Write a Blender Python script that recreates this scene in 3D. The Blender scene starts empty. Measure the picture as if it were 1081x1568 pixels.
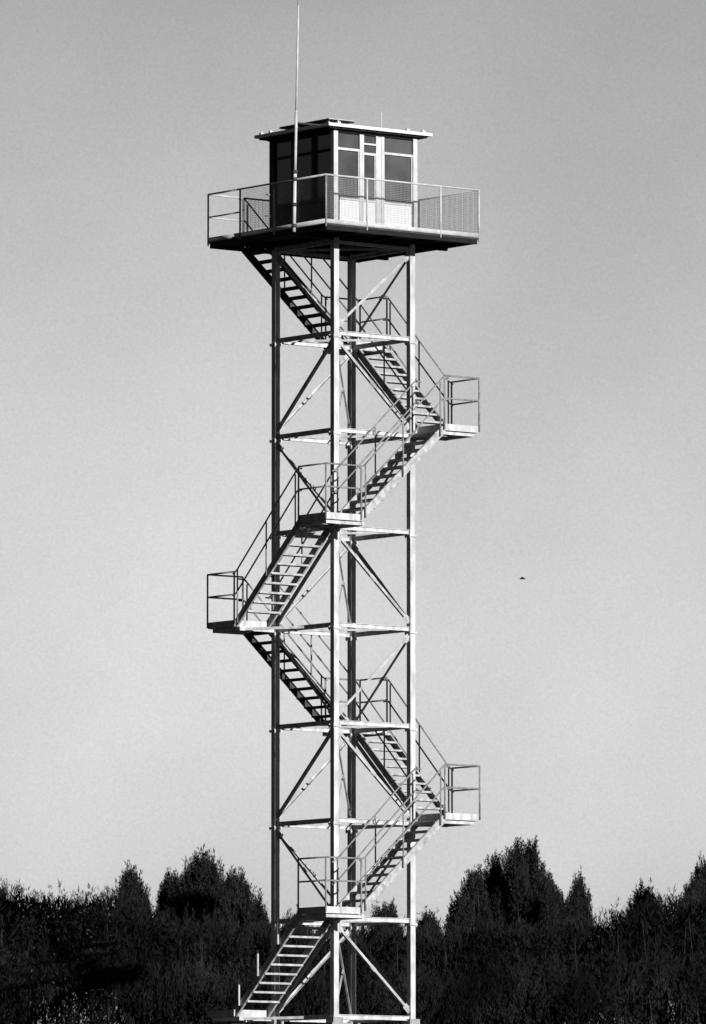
import bpy, math, random
import numpy as np
from mathutils import Vector, Matrix
random.seed(7); rng=np.random.default_rng(11)
scene=bpy.context.scene
A=math.radians(37.9)
U=Vector((math.cos(A),math.sin(A),0)); V=Vector((-math.sin(A),math.cos(A),0)); Z=Vector((0,0,1))
def P(u,v,z): return U*u+V*v+Z*z
CX,CD,CZ=0.223,193.0,-6.57
FPX=13000.0; PITCH=math.radians(5.4)

# ---------------------------------------------------------------- materials
def mat(name,lo,hi,scale=3.0,rough=0.6,metal=0.0,spec=0.3,stretch=(1,1,1),detail=5):
    m=bpy.data.materials.new(name); m.use_nodes=True; nt=m.node_tree; n=nt.nodes; l=nt.links
    b=n["Principled BSDF"]; tc=n.new("ShaderNodeTexCoord"); mp=n.new("ShaderNodeMapping"); mp.inputs["Scale"].default_value=stretch
    no=n.new("ShaderNodeTexNoise"); no.inputs["Scale"].default_value=scale; no.inputs["Detail"].default_value=detail
    cr=n.new("ShaderNodeValToRGB"); cr.color_ramp.elements[0].position=0.3; cr.color_ramp.elements[1].position=0.7
    cr.color_ramp.elements[0].color=(lo,lo,lo,1); cr.color_ramp.elements[1].color=(hi,hi,hi,1)
    l.new(tc.outputs["Object"],mp.inputs[0]); l.new(mp.outputs[0],no.inputs["Vector"]); l.new(no.outputs[0],cr.inputs[0]); l.new(cr.outputs[0],b.inputs["Base Color"])
    b.inputs["Roughness"].default_value=rough; b.inputs["Metallic"].default_value=metal; b.inputs["Specular IOR Level"].default_value=spec
    return m
M_steel=mat("galvanised_steel",0.40,0.76,7,0.6,0,0.2,(1,1,0.3))
M_brace=mat("brace_steel",0.30,0.60,5,0.6,0,0.2)
M_rail=mat("rail_steel",0.18,0.36,9,0.5,0,0.2)
M_mesh=mat("mesh_wire",0.34,0.46,9,0.5,0,0.2)
M_stair=mat("stair_steel",0.28,0.6,8,0.65,0,0.15)
M_stair2=mat("shade_toned_stair_steel",0.04,0.09,8,0.7,0,0.1)  # dark copy of stair steel: shade painted into the left-to-back flights
M_grate=mat("grating_steel",0.04,0.08,12,0.7,0,0.1)
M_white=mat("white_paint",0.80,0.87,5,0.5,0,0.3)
M_frame=mat("frame_paint",0.5,0.7,5,0.5,0,0.3)
M_dark=mat("dark_parts_and_wall_shade",0.012,0.02,5,0.6,0,0.1)  # dark parts; on the cabin's left wall the near-black stands in for shade
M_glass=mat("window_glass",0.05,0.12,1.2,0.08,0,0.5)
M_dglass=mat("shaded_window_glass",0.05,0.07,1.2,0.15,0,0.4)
M_conc=mat("concrete",0.28,0.4,8,0.9,0,0.1)
M_ground=mat("dry_grass_ground",0.012,0.035,0.6,0.95,0,0.05,detail=10)
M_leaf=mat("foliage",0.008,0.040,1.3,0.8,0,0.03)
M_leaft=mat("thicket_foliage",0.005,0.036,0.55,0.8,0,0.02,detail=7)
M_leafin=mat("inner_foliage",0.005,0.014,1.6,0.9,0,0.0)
M_bark=mat("bark",0.02,0.05,14,0.9,0,0.05,(1,1,.2))
M_bird=mat("feathers",0.02,0.05,20,0.8,0,0.1)

# ---------------------------------------------------------------- mesh builder
class MB:
    def __init__(s): s.v=[]; s.f=[]
    def bar(s,p0,p1,w,h,up=Z):
        d=(p1-p0).normalized(); side=d.cross(up)
        if side.length<1e-4: side=d.cross(U)
        side.normalize(); up2=side.cross(d).normalized()
        b=len(s.v)
        for p in (p0,p1):
            for a,c in ((-1,-1),(1,-1),(1,1),(-1,1)):
                s.v.append(p+side*(a*w/2)+up2*(c*h/2))
        s.f+=[(b,b+1,b+2,b+3),(b+7,b+6,b+5,b+4),(b,b+4,b+5,b+1),(b+1,b+5,b+6,b+2),(b+2,b+6,b+7,b+3),(b+3,b+7,b+4,b)]
    def box(s,u0,u1,v0,v1,z0,z1):
        b=len(s.v)
        for z in (z0,z1):
            for (u,v) in ((u0,v0),(u1,v0),(u1,v1),(u0,v1)): s.v.append(P(u,v,z))
        s.f+=[(b+3,b+2,b+1,b),(b+4,b+5,b+6,b+7),(b,b+1,b+5,b+4),(b+1,b+2,b+6,b+5),(b+2,b+3,b+7,b+6),(b+3,b,b+4,b+7)]
    def tube(s,p0,p1,r0,r1=None,n=8):
        r1=r0 if r1 is None else r1
        d=(p1-p0).normalized(); a=d.cross(Z)
        if a.length<1e-3: a=Vector((1,0,0))
        a.normalize(); c=d.cross(a); b=len(s.v)
        for p,r in ((p0,r0),(p1,r1)):
            for i in range(n):
                t=2*math.pi*i/n; s.v.append(p+a*(r*math.cos(t))+c*(r*math.sin(t)))
        for i in range(n):
            j=(i+1)%n; s.f.append((b+i,b+j,b+n+j,b+n+i))
        s.f.append(tuple(b+i for i in reversed(range(n)))); s.f.append(tuple(b+n+i for i in range(n)))
    def path(s,pts,r,n=8):
        for a,b in zip(pts[:-1],pts[1:]):
            s.tube(a,b,r,n=n)
    def angle(s,p0,p1,w,nrm,t=0.009,flip=1):
        d=(p1-p0).normalized(); side=d.cross(nrm).normalized()
        s.bar(p0,p1,w,t,nrm)
        if side.z>0: side=-side
        off=side*(w/2-t/2)*flip
        q=-nrm*(w/2+t/2)
        s.bar(p0+off+q,p1+off+q,t,w,nrm)
    def build(s,name,m,parent=None,smooth=False):
        me=bpy.data.meshes.new(name); me.from_pydata([tuple(x) for x in s.v],[],s.f); me.update()
        me.materials.append(m)
        o=bpy.data.objects.new(name,me); scene.collection.objects.link(o)
        if smooth:
            for p in me.polygons: p.use_smooth=len(p.vertices)==4
        if parent: o.parent=parent
        return o
def empty(name,loc=(0,0,0)):
    e=bpy.data.objects.new(name,None); e.location=loc; scene.collection.objects.link(e); e.empty_display_size=0.5; return e

tower=empty("lookout_tower")
Z0,DZ=0.16,2.215
LV=[Z0+DZ*k for k in range(9)]
H=1.1; LW=0.14
# ---- legs
m=MB(); fl=MB()
corners={'F':(-H,-H),'R':(H,-H),'L':(-H,H),'B':(H,H)}
for c,(u,v) in corners.items():
    m.box(u-LW/2,u+LW/2,v-LW/2,v+LW/2,0.1,17.8)
    for k in range(0,8):
        z=LV[k]-0.13
        fl.box(u-.105,u+.105,v-.105,v+.105,z-.022,z+.022)
        for du in (-.085,.085):
            for dv in (-.085,.085):
                fl.tube(P(u+du,v+dv,z-.05),P(u+du,v+dv,z+.05),.013,n=6)
m.build("legs",M_steel,tower); fl.build("leg_flanges",M_steel,tower)
cf=MB()
for c,(u,v) in corners.items():
    cf.box(u-.28,u+.28,v-.28,v+.28,-.5,-.03); cf.box(u-.14,u+.14,v-.14,v+.14,-.03,.1)
cf.box(-2.3,-1.1,1.15,2.3,-.5,-.02)
cf.build("concrete_footings",M_conc,tower)
# ---- horizontal beams and diagonals
hb=MB(); dg=MB(); gs=MB()
faces=[('F','R',-V,'odd'),('L','B',V,'even'),('F','L',-U,'even2'),('R','B',U,'x')]
for k in range(0,9):
    z=LV[k]-(0.12 if k==8 else 0)
    for a,b,n,_ in faces:
        pa=P(*corners[a],z); pb=P(*corners[b],z); d=(pb-pa).normalized()
        pa=pa+d*.06; pb=pb-d*.06
        hb.bar(pa,pb,.075,.012,Z); hb.bar(pa-Z*.045,pb-Z*.045,.012,.078,Z); hb.bar(pa-Z*.09,pb-Z*.09,.07,.012,Z)
    hb.bar(P(-H,H,z-.05),P(H,-H,z-.05),.05,.05)
for k in range(8):
    panel=8-k
    odd=panel%2==1
    zt=LV[k+1]-(.28 if k==7 else .15); zb=LV[k]+.07
    def dd(a,b,top_at_a,n,off):
        (ua,va),(ub,vb)=corners[a],corners[b]
        pa=P(ua,va,zt if top_at_a else zb)+n*off; pb=P(ub,vb,zb if top_at_a else zt)+n*off
        d=(pb-pa).normalized(); pa=pa+d*.07; pb=pb-d*.07
        dg.angle(pa,pb,.06,n)
        for q,s in ((pa,1),(pb,-1)):
            c=q+d*s*.10; gs.bar(c-d*.1-n*.012,c+d*.1-n*.012,.14,.01,n)
        mdl=(pa+pb)/2; gs.bar(mdl-d*.08-n*.014,mdl+d*.08-n*.014,.09,.01,n)
    dd('F','R',not odd,-V,.02)
    dd('L','B',odd,V,.02)
    dd('F','L',not odd,-U,.02)
    dd('B','R',not odd,U,.02)
    if not odd:
        dg.bar(P(-H+.05,-H+.05,zt),P(H-.05,H-.05,zb),.04,.04)
        dg.bar(P(-H+.05,-H+.05,zb),P(0,0,(zt+zb)/2),.035,.035)
hb.build("horizontal_beams",M_steel,tower); dg.build("diagonal_braces",M_brace,tower); gs.build("gusset_plates",M_brace,tower)

# ---- stairs and landings
R0,R1=1.2,2.2
cs=[(-1,1),(1,1),(1,-1),(-1,-1)]   # left, back, right, front (descending order)
def cidx(k): return (8-k)%4
st=MB(); tr=MB(); st2=MB(); tr2=MB(); rl=MB(); pl=MB(); ld=MB()
LT=.15
def ltop(k): return (LV[8]+.07) if k==8 else LV[k]+LT
for k in range(8,0,-1):
    a=cs[cidx(k)]; b=cs[cidx(k-1)]
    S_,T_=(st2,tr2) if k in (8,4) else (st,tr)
    t=((b[0]-a[0])/2,(b[1]-a[1])/2)
    w=(a[0] if t[0]==0 else 0, a[1] if t[1]==0 else 0)
    zt,zb=ltop(k),ltop(k-1)
    def Q(s,r,z): return P(t[0]*(s-1.2)+w[0]*r, t[1]*(s-1.2)+w[1]*r, z)
    T=U*t[0]+V*t[1]; W=U*w[0]+V*w[1]
    for r,sg in ((R0+.03,1),(R1-.03,-1)):
        p0=Q(-.02,r,zt-.12); p1=Q(2.42,r,zb-.12+.02)
        S_.bar(p0,p1,.012,.16)
        up=W.cross((p1-p0).normalized()); up=up if up.z>0 else -up
        for e in (-.08,.08):
            o=W*sg*.025+up*e; S_.bar(p0+o,p1+o,.05,.011)
    N=11; rise=(zt-zb)/N; go=2.4/N
    for i in range(1,N):
        z=zt-i*rise; s=(i-.5)*go
        c0=Q(s,R0+.045,z-.02); c1=Q(s,R1-.045,z-.02)
        T_.bar(c0,c1,.235,.022)
        T_.bar(c0+T*.122-Z*.004,c1+T*.122-Z*.004,.01,.045); T_.bar(c0-T*.122-Z*.004,c1-T*.122-Z*.004,.01,.045)
    hh=1.05
    if k==1:
        for s in (.75,1.5,2.2):
            zz=zt+(zb-zt)*s/2.4; pl.tube(Q(s,R1+.01,zz-.1),Q(s,R1+.01,zz+.48),.022)
        continue
    for r in (R0-.01,R1+.01):
        for hgt in (hh,.55):
            rl.path([Q(-.12,r,zt+hgt),Q(0.05,r,zt+hgt),Q(2.3,r,zb+hgt+.08),Q(2.45,r,zb+hgt)],.019)
        for s in (.12,1.2,2.28):
            zz=zt+(zb-zt)*s/2.4; rl.tube(Q(s,r,zz-.18),Q(s,r,zz+hh),.018)
for k in range(7,-1,-1):
    su,sv=cs[cidx(k)]; zt=ltop(k); zb=LV[k]
    u0,u1=sorted((su*R0,su*R1)); v0,v1=sorted((sv*R0,sv*R1))
    ld.box(u0+.014,u1-.014,v0+.014,v1-.014,zt-.035,zt-.005)
    pl.box(u0,u1,v0,v0+.012,zb,zt); pl.box(u0,u1,v1-.012,v1,zb,zt)
    pl.box(u0,u0+.012,v0+.012,v1-.012,zb,zt); pl.box(u1-.012,u1,v0+.012,v1-.012,zb,zt)
    for q in (.33,.66): pl.box(u0+.012,u1-.012,v0+q-.02,v0+q+.02,zb+.03,zt-.035)
    z=LV[k]-.05
    pl.bar(P(su*1.1,sv*1.1,z),P(su*2.15,sv*1.1,z),.07,.09); pl.bar(P(su*1.1,sv*1.1,z-.004),P(su*1.1,sv*2.15,z-.004),.07,.09)
    pl.bar(P(su*2.1,sv*1.1,z),P(su*2.1,sv*2.12,z),.06,.08); pl.bar(P(su*1.1,sv*2.1,z),P(su*2.12,sv*2.1,z),.055,.075)
    pl.bar(P(su*1.1,-sv*.1,z+.01),P(su*2.1,sv*1.2,z-.01),.05,.06)
    if k==0: continue
    ro=R1+.01
    for hgt in (1.1,.58):
        rl.path([P(su*R0,sv*ro,zt+hgt),P(su*ro,sv*ro,zt+hgt),P(su*ro,sv*R0,zt+hgt)],.02)
    for (u,v) in ((R0,ro),(ro,ro),(ro,R0)): rl.tube(P(su*u,sv*v,zb+.02),P(su*u,sv*v,zt+1.1),.021)
st.build("stair_stringers",M_stair,tower); tr.build("stair_treads",M_stair,tower)
st2.build("shade_toned_stair_stringers",M_stair2,tower); tr2.build("shade_toned_stair_treads",M_stair2,tower)
rl.build("stair_handrails",M_rail,tower,True); pl.build("landing_frames",M_steel,tower); ld.build("landing_gratings",M_grate,tower)

# ---- top deck
DK=LV[8]+.07
dk=MB()
dk.box(-2.2,2.2,-2.2,1.2,DK-.06,DK); dk.box(-2.2,-1.2,1.2,2.2,DK-.06,DK); dk.box(1.0,2.2,1.2,2.2,DK-.06,DK)
dk.build("deck_floor",M_grate,tower)
db=MB()
for v in (-1.1,1.1): db.bar(P(-2.15,v,DK-.14),P(2.15,v,DK-.14),.09,.15)
for u in (-2.15,-1.1,0,1.1,2.15): db.bar(P(u,-2.17,DK-.11),P(u,1.15 if abs(u)<1.05 else 2.17,DK-.11),.07,.09)
db.bar(P(-2.17,-2.17,DK-.115),P(2.17,-2.17,DK-.115),.06,.10); db.bar(P(-2.17,2.17,DK-.115),P(2.17,2.17,DK-.115),.06,.10)
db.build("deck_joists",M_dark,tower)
dr=MB(); me_=MB()
ro=2.21
def rail_run(a,b,posts,mesh=True):
    pa,pb=P(*a,0),P(*b,0); L=(pb-pa).length; d=(pb-pa)/L
    dr.tube(pa+Z*(DK+1.08),pb+Z*(DK+1.08),.022)
    dr.bar(pa+Z*(DK+.03),pb+Z*(DK+.03),.012,.10)
    for t in posts: 
        q=pa+d*(L*t); dr.tube(q+Z*(DK-.1),q+Z*(DK+1.08),.021)
    if mesh:
        n=int(L/.04)
        for i in range(1,n): 
            q=pa+d*(L*i/n); me_.bar(q+Z*(DK+.1),q+Z*(DK+1.06),.0036,.0036,d)
        for j in range(1,24):
            me_.bar(pa+Z*(DK+.1+j*.04),pb+Z*(DK+.1+j*.04),.0036,.0036)
    else:
        dr.tube(pa+Z*(DK+.55),pb+Z*(DK+.55),.018)
rail_run((-ro,-ro),(ro,-ro),(0,.266,.747,1))
rail_run((ro,-ro),(ro,ro),(0,.5,1))
rail_run((ro,ro),(-1.2,ro),(0,.5))
rail_run((-1.2,ro),(-ro,ro),(0,1),False)
rail_run((-ro,ro),(-ro,1.0),(0,1),False)
rail_run((-ro,1.0),(-ro,-ro),(0,.4,1))
rail_run((-1.15,1.15),(1.0,1.15),(0,.5,1),False)
dr.build("deck_railing",M_frame,tower,True); me_.build("deck_railing_mesh",M_mesh,tower)

# ---- cabin
C=1.15; RZ=20.28
fw=MB(); gl=MB(); dw=MB(); dgw=MB(); wp=MB()
dw.box(-C+.12,C-.12,-C+.12,C-.12,DK+.001,DK+.06)
for (u,v) in ((-C,-C),(C,-C),(C,C)): 
    fw.box(u-.06,u+.06,v-.06,v+.06,DK,RZ)
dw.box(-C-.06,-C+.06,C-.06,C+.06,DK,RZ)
def front(sv):
    v=sv*C; s=lambda a,b: tuple(sorted((v+sv*a,v+sv*b)))
    x0=-C
    mull=[(.70,.82),(1.17,1.23),(1.33,1.41)]
    for a,b in mull: 
        va,vb=s(-.04,.045); fw.box(x0+a,x0+b,va,vb,DK+.05,RZ-.08)
    va,vb=s(-.04,.04); dw.box(-C+.06,C-.06,va,vb,RZ-.08,RZ-.002)
    bays=[(.06,.70),(.82,1.17),(1.41,2.24)]
    va,vb=s(-.035,.035)
    for i,(a,b) in enumerate(bays):
        tz=19.86 if i!=1 else 19.80
        fw.box(x0+a,x0+b,va,vb,tz-.055,tz)
        fw.box(x0+a,x0+b,va,vb,18.67,18.72)
        if i==1: fw.box(x0+a,x0+b,va,vb,19.98,20.02)
        ga,gb=s(-.02,-.01)
        gl.box(x0+a,x0+b,ga,gb,18.72,RZ-.08)
        sa,sb=s(-.009,.02)
        for (p,q) in ((a,a+.025),(b-.025,b)): fw.box(x0+p,x0+q,sa,sb,18.725,tz-.057)
        wa,wb=s(-.03,.02); wp.box(x0+a-.0,x0+b,wa,wb,DK+.08,18.665)
        wa,wb=s(-.025,.03); dw.box(x0+a,x0+b,wa,wb,DK+.001,DK+.078)
    va,vb=s(-.03,.03); fw.box(x0+1.23,x0+1.33,va,vb,DK+.08,RZ-.085)
front(-1); front(1)
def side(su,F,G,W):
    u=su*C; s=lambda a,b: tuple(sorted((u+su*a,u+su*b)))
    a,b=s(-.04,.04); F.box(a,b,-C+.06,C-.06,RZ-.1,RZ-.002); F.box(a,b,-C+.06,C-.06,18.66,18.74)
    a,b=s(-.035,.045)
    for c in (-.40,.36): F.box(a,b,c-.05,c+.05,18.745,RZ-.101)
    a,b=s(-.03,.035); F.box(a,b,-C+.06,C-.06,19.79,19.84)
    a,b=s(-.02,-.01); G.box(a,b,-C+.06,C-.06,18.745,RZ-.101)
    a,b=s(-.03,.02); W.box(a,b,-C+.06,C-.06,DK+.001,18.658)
side(-1,dw,dgw,dw); side(1,fw,gl,wp)  # left wall and its frames have their shade put into the base colour
fw.build("cabin_window_frames",M_frame,tower); gl.build("cabin_window_panes",M_glass,tower)
dw.build("cabin_dark_parts_and_wall_shade",M_dark,tower); dgw.build("cabin_side_panes",M_dglass,tower); wp.build("cabin_white_panels",M_white,tower)
rf=MB(); 
rf.box(-1.5,1.5,-1.4,1.4,RZ+.02,RZ+.09)
rf.box(-.1,1.3,-.6,.8,RZ+.091,RZ+.13)
rf.build("cabin_roof",M_white,tower)
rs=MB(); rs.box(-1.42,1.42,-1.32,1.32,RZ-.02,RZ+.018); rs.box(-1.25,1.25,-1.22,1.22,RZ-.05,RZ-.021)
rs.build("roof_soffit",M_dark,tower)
rp=MB()
rp.bar(P(-1.05,-1.28,RZ+.17),P(-1.05,.55,RZ+.17),.75,.03)
rp.build("roof_solar_panel",M_dark,tower)
ru=MB()
for v in (-1.2,-.5,.4):
    ru.bar(P(-1.35,v,RZ+.09),P(-1.35,v,RZ+.16),.03,.03); ru.bar(P(-.75,v,RZ+.09),P(-.75,v,RZ+.16),.03,.03)
ru.bar(P(-1.05,-1.285,RZ+.195),P(-1.05,.555,RZ+.195),.72,.015)
ru.build("solar_panel_mounts",M_frame,tower)
rg=MB()
for (u,v) in ((-1.15,-1.3),(.85,-1.3),(1.3,-1.3),(-1.4,.9),(-1.4,1.25),(-1.42,-.1)):
    rg.box(u-.045,u+.045,v-.035,v+.035,RZ+.091,RZ+.14); rg.tube(P(u,v,RZ+.13),P(u,v,RZ+.17),.022)
rg.tube(P(.8,-.4,RZ+.1),P(.8,-.4,RZ+.62),.009); rg.tube(P(.8,-.4,RZ+.08),P(.8,-.4,RZ+.22),.02)
rg.build("roof_fittings",M_frame,tower)

# ---- antenna mast
an=empty("radio_antenna")
b0=P(-2.27,-1.1,DK-.12)
def mp_(z): return Vector((b0.x+(z-b0.z)*.019,b0.y,z))
m=MB(); m.tube(mp_(DK-.12),mp_(DK+1.25),.042,n=12); m.tube(mp_(DK+1.25),mp_(20.6),.034,.032,n=12); m.tube(mp_(20.6),mp_(23),.026,.02,n=10); m.tube(mp_(23),mp_(26.2),.018,.010,n=8)
m.build("mast_pole",M_frame,an,True)
m=MB()
for z in (DK+.02,DK+.5,DK+1.08,DK+1.25): m.tube(mp_(z-.04),mp_(z+.04),.062,n=12)
m.bar(mp_(DK+.5),P(-2.2,-1.1,DK+.5),.04,.04); m.bar(mp_(DK+1.08)+Z*.001,P(-2.2,-1.1,DK+1.081),.04,.04)
m.bar(mp_(20.32),P(-1.45,-1.1,20.33),.035,.035)
m.build("mast_clamps",M_grate,an,True)

# ---------------------------------------------------------------- ground
xs=np.concatenate([np.linspace(-4000,-80,12),np.linspace(-70,70,57),np.linspace(80,4000,12)])
ys=np.concatenate([np.linspace(-2500,-260,8),np.linspace(-250,70,129),np.linspace(80,5000,14)])
vs=[];fs=[]
for y in ys:
    for x in xs:
        t=min(max((y+193)/(187),-.15),1.0)
        z=-8.25+t*8.03
        if abs(x)<75 and -260<y<75: z+=-.05+.05*math.sin(x*.31+y*.17)*math.cos(y*.23)
        vs.append((x,y,z))
nx=len(xs)
for j in range(len(ys)-1):
    for i in range(nx-1): fs.append((j*nx+i,j*nx+i+1,(j+1)*nx+i+1,(j+1)*nx+i))
me=bpy.data.meshes.new("ground"); me.from_pydata(vs,[],fs); me.materials.append(M_ground)
g=bpy.data.objects.new("ground",me); scene.collection.objects.link(g)
for p in me.polygons: p.use_smooth=True

# ---------------------------------------------------------------- vegetation
def world(px,py,y):
    D=CD+y; x=CX+(px-540.5)*D/FPX; z=D*math.tan(PITCH+math.atan((784-py)/FPX))+CZ
    return x,z
def leaf_arrays(base,dirs,length,width):
    n=len(base)
    r=rng.normal(size=(n,3)); side=np.cross(dirs,r); side/=np.linalg.norm(side,axis=1,keepdims=True)+1e-9
    tip=base+dirs*length[:,None]; mid=base+dirs*(length*.45)[:,None]
    return np.stack([base,mid+side*(width/2)[:,None],tip,mid-side*(width/2)[:,None]],axis=1).reshape(-1,3)
def quads_obj(name,v,m,parent):
    n=len(v)//4; me=bpy.data.meshes.new(name)
    me.vertices.add(len(v)); me.vertices.foreach_set("co",v.astype(np.float32).ravel())
    me.loops.add(4*n); me.loops.foreach_set("vertex_index",np.arange(4*n,dtype=np.int32))
    me.polygons.add(n); me.polygons.foreach_set("loop_start",np.arange(0,4*n,4,dtype=np.int32)); 
    try: me.polygons.foreach_set("loop_total",np.full(n,4,dtype=np.int32))
    except Exception: pass
    me.update(calc_edges=True); me.validate(); me.materials.append(m)
    o=bpy.data.objects.new(name,me); scene.collection.objects.link(o)
    if parent: o.parent=parent
    return o
def shoots(tips,outdir,per,slen,lean=.35,ll=(.06,.13),lw=(.012,.026),wob=.16):
    n=len(tips); d=np.zeros((n,3)); d[:,2]=1; d+=outdir*lean+rng.normal(size=(n,3))*wob
    d/=np.linalg.norm(d,axis=1,keepdims=True)
    t=rng.random((n,per))
    L=slen[:,None]*t
    spread=(.012+.15*t)*np.minimum(1,slen[:,None]/.6)
    base=tips[:,None,:]-d[:,None,:]*L[:,:,None]+rng.normal(size=(n,per,3))*spread[:,:,None]*.5
    ld=d[:,None,:]+rng.normal(size=(n,per,3))*.36
    base=base.reshape(-1,3); ld=ld.reshape(-1,3); ld/=np.linalg.norm(ld,axis=1,keepdims=True)
    m_=len(base)
    return leaf_arrays(base,ld,rng.uniform(*ll,m_),rng.uniform(*lw,m_))
def make_tree(px,py,y,width_px,seed):
    """one crown: an uneven dome of rounded boughs, fringed with fine upright shoots"""
    x,zt=world(px,py,y); Rr=width_px/2*(CD+y)/FPX; h=zt-.12
    ntips=int(600+1100*min(1,Rr/1.0))
    root=empty("tree",(x,y,0))
    cb=h*.30; ch=h-cb
    lobes=[(rng.uniform(-.12,.12)*Rr,rng.uniform(-.1,.1)*Rr,h-ch*.28,Rr*.40,ch*.24)]
    nl=14
    for i in range(nl):
        a=2*math.pi*(i*.382)+rng.uniform(-.35,.35); q=((i+.7)/nl)**.6*.80
        rv=rng.uniform(.13,.20)*ch; top=cb+ch*math.sqrt(max(.05,1-(q*1.05)**2))*rng.uniform(.86,1.03)
        lobes.append((q*Rr*math.cos(a),q*Rr*math.sin(a),min(top,h)-rv,Rr*rng.uniform(.20,.34),rv))
    for i in range(9):
        a=rng.uniform(0,2*math.pi); rr=Rr*rng.uniform(.55,.82)
        lobes.append((rr*math.cos(a),rr*math.sin(a),h*rng.uniform(.2,.5),Rr*rng.uniform(.25,.36),h*.15))
    tips=[];out=[];fill=[]
    for li,(lx,ly,lz,lr,lv) in enumerate(lobes):
        k=int(ntips/len(lobes))
        d=rng.normal(size=(k,3)); d[:,2]=np.abs(d[:,2])-.35; d/=np.linalg.norm(d,axis=1,keepdims=True)
        s=rng.uniform(.6,1.0,k)**.5
        c=np.stack([lx+d[:,0]*lr*s,ly+d[:,1]*lr*s,lz+d[:,2]*lv*s+rng.gamma(1.2,.085,k)],1)
        tips.append(c); o_=d.copy(); o_[:,2]=0; out.append(o_)
        kf=int(1300*lr*lr*lv+90)
        d=rng.normal(size=(kf,3)); d/=np.linalg.norm(d,axis=1,keepdims=True); s=rng.random(kf)**.4*.76
        fill.append(np.stack([lx+d[:,0]*lr*s,ly+d[:,1]*lr*s,lz-.14+d[:,2]*lv*s],1))
    kf=2400; d=rng.normal(size=(kf,3)); d/=np.linalg.norm(d,axis=1,keepdims=True); s=rng.random(kf)**.4
    fill.append(np.stack([d[:,0]*Rr*.60*s,d[:,1]*Rr*.60*s,h*.45+d[:,2]*h*.33*s],1))
    tips=np.concatenate(tips); out=np.concatenate(out); fill=np.concatenate(fill)
    tips[:,2]=np.minimum(tips[:,2],h+rng.uniform(-.2,.16,len(tips)))
    v1=shoots(tips,out,36,rng.uniform(.3,.75,len(tips)),lean=.42,wob=.17,ll=(.05,.12),lw=(.010,.022))
    dr_=rng.normal(size=(len(fill),3))+np.array([0,0,.8]); dr_/=np.linalg.norm(dr_,axis=1,keepdims=True)
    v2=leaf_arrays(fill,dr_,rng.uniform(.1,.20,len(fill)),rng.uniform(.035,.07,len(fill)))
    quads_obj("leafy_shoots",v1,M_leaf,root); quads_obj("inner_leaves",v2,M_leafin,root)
    tb=MB(); tb.tube(Vector((0,0,-.4)),Vector((.05,0,h*.35)),.13,.09); tb.tube(Vector((.05,0,h*.35)),Vector((0,.03,h*.8)),.09,.02)
    idx=rng.choice(len(tips),90,replace=False)
    for i in idx:
        e=Vector(tips[i]); s0=Vector((0.03,0,max(.2,min(h*.7,e.z*.5-.1)))); md=(s0+e)/2+Vector((out[i][0],out[i][1],-.3))*.22
        tb.tube(s0,md,.03,.018,n=5); tb.tube(md,e-Z*.1,.018,.004,n=5)
    tb.build("trunk_and_limbs",M_bark,root)
TREES=[(203,1316,19,72),(264,1322,22,76),(312,1284,20,120),(362,1314,18,96),(400,1370,20,44),(455,1388,24,80),(592,1370,26,70),(655,1386,20,70),
       (722,1322,17,88),(757,1297,21,90),(803,1271,20,108),(838,1318,22,74),(884,1330,18,54),(985,1342,21,84),(1080,1302,19,100),(-6,1340,20,90),
       (1150,1290,21,130),(1250,1330,18,120),(-80,1325,20,130),(-170,1290,18,130)]
for i,t in enumerate(TREES): make_tree(*t,i)
# thicket
pxs=np.array([-900,-300,0,60,120,180,240,300,400,450,500,560,600,650,690,720,850,920,960,1020,1050,1081,1400,2000])
pys=np.array([1350,1340,1350,1360,1356,1352,1380,1394,1408,1404,1416,1408,1408,1408,1414,1408,1392,1400,1376,1362,1362,1352,1345,1360])
def hgt(x,y):
    D=CD+y; px=540.5+(x-CX)*FPX/D; py=np.interp(px,pxs,pys)
    return D*np.tan(PITCH+np.arctan((784-py)/FPX))+CZ
thk=empty("shrub_thicket")
n=18000
x=np.concatenate([rng.uniform(-11,11,int(n*.76)),rng.uniform(-30,30,n-int(n*.76))]); y=rng.uniform(9.5,15.5,n)
hb_=hgt(x,y)+.13*np.sin(x*2.3+y)+.08*np.sin(x*5.1+1.3*y)-.10
front_=np.clip((y-9.5)/2.5,0.25,1)
f=rng.random(n)**.6
tz=np.minimum(hb_*(.12+.88*f),hb_*(.35+.65*front_))+rng.gamma(1.0,.08,n)
tips=np.stack([x,y,tz],1); od=rng.normal(size=(n,3)); od[:,2]=0
v1=shoots(tips,od,28,rng.uniform(.35,.95,n),lean=.12,ll=(.08,.17),lw=(.010,.022),wob=.15)
v1[:,2]-=.12
k=85000
xf=rng.uniform(-30,30,k); yf=rng.uniform(10.5,15,k); hf=hgt(xf,yf)+.13*np.sin(xf*2.3+yf)-.38
zf=hf*rng.random(k)**.8-.15
dr_=rng.normal(size=(k,3))*.6+np.array([0,0,.9]); dr_/=np.linalg.norm(dr_,axis=1,keepdims=True)
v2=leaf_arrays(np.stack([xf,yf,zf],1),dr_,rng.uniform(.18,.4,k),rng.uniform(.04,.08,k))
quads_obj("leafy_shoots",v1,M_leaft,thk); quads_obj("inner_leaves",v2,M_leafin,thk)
sb=MB()
for i in range(500):
    xx=random.uniform(-28,28); yy=random.uniform(10.5,15); hh_=float(hgt(np.array([xx]),np.array([yy]))[0])
    sb.tube(Vector((xx,yy,-.4)),Vector((xx+random.uniform(-.3,.3),yy,hh_*.8)),.03,.006,n=5)
sb.build("stems",M_bark,thk)

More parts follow.
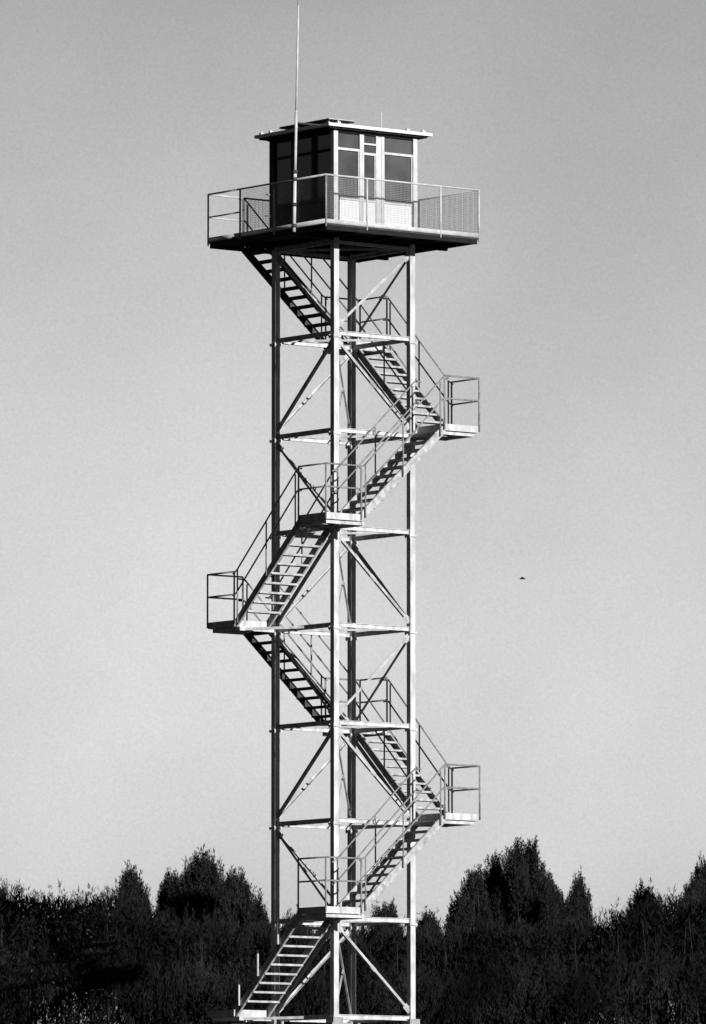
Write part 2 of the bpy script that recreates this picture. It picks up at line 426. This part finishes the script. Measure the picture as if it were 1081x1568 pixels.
# ---------------------------------------------------------------- bird
bx,bz=world(801,886,60)
bird=empty("bird",(bx,60,bz))
m=MB()
rad=[(-.10,.004),(-.06,.018),(0,.026),(.05,.02),(.075,.016),(.09,.006),(.105,.001)]
for (x0,r0),(x1,r1) in zip(rad[:-1],rad[1:]): m.tube(Vector((x0,0,0)),Vector((x1,0,.0)),r0,r1,n=8)
for s in (-1,1):
    b=len(m.v); m.v+=[Vector((.03,s*.015,.01)),Vector((-.03,s*.015,.01)),Vector((-.04,s*.09,.04)),Vector((.02,s*.10,.045)),Vector((-.07,s*.2,.02))]
    m.f+=[(b,b+1,b+2,b+3),(b+3,b+2,b+4)]
b=len(m.v); m.v+=[Vector((-.09,0,0)),Vector((-.15,.03,0)),Vector((-.15,-.03,0))]; m.f.append((b,b+1,b+2))
m.build("body_and_wings",M_bird,bird)

# ---------------------------------------------------------------- sun, sky, camera
EL=math.radians(14); sd=(-V)*math.cos(EL)+Z*math.sin(EL)
sl=bpy.data.lights.new("sun","SUN"); sl.energy=5.0; sl.angle=math.radians(.5); sl.color=(1,1,1)
so=bpy.data.objects.new("sun",sl); so.rotation_euler=sd.to_track_quat('Z','Y').to_euler(); so.location=(20,-30,30); scene.collection.objects.link(so)
w=bpy.data.worlds.new("World"); scene.world=w; w.use_nodes=True; nt=w.node_tree; n=nt.nodes; l=nt.links
bg=n["Background"]; sky=n.new("ShaderNodeTexSky"); sky.sky_type='NISHITA'; sky.sun_disc=False; sky.sun_elevation=EL; sky.sun_rotation=math.atan2(sd.x,sd.y)
sky.dust_density=2.0
bw=n.new("ShaderNodeRGBToBW"); tc=n.new("ShaderNodeTexCoord"); sep=n.new("ShaderNodeSeparateXYZ")
l.new(sky.outputs[0],bw.inputs[0]); l.new(tc.outputs["Generated"],sep.inputs[0])
def math_(op,a,b=None):
    k=n.new("ShaderNodeMath"); k.operation=op
    for i,q in enumerate((a,b)):
        if q is None: continue
        if isinstance(q,(int,float)): k.inputs[i].default_value=q
        else: l.new(q,k.inputs[i])
    return k.outputs[0]
# sky darkens with height; unseen sky behind camera dimmed to deepen shaded faces
ex=n.new("ShaderNodeFloatCurve"); cv=ex.mapping.curves[0]
pts=[(0,.72),(.06,.70),(.10,.61),(.13,.51),(.16,.41),(.24,.22),(.4,.09),(1,.04)]
cv.points[0].location=pts[0]; cv.points[1].location=pts[-1]
for p in pts[1:-1]: cv.points.new(*p)
ex.mapping.update(); l.new(sep.outputs[2],ex.inputs["Value"])
az=n.new("ShaderNodeMapRange"); az.interpolation_type='SMOOTHSTEP'; az.inputs[1].default_value=-.3; az.inputs[2].default_value=.95; az.inputs[3].default_value=.07; az.inputs[4].default_value=1.0
l.new(sep.outputs[1],az.inputs[0])
def noise(scale,detail,lo,hi):
    no=n.new("ShaderNodeTexNoise"); no.inputs["Scale"].default_value=scale; no.inputs["Detail"].default_value=detail
    l.new(tc.outputs["Generated"],no.inputs["Vector"])
    cl=n.new("ShaderNodeMapRange"); cl.inputs[1].default_value=.3; cl.inputs[2].default_value=.7; cl.inputs[3].default_value=lo; cl.inputs[4].default_value=hi
    l.new(no.outputs[0],cl.inputs[0]); return cl.outputs[0]
fin=math_('MULTIPLY',math_('MULTIPLY',bw.outputs[0],ex.outputs[0]),az.outputs[0])
fin=math_('MULTIPLY',math_('MULTIPLY',fin,noise(24,3,.90,1.07)),noise(3200,2,.95,1.05))
fin=math_('MULTIPLY',fin,1.65)
l.new(fin,bg.inputs[0]); bg.inputs[1].default_value=.15
cam=bpy.data.cameras.new("camera"); co=bpy.data.objects.new("camera",cam); scene.collection.objects.link(co)
co.location=(CX,-CD,CZ); co.rotation_euler=(math.radians(90)+PITCH,0,0)
cam.sensor_fit='VERTICAL'; cam.sensor_height=36; cam.sensor_width=36; cam.lens=FPX/1568*36; cam.clip_start=1; cam.clip_end=12000
scene.camera=co
scene.view_settings.view_transform='Standard'; scene.view_settings.look='None'; scene.view_settings.exposure=0
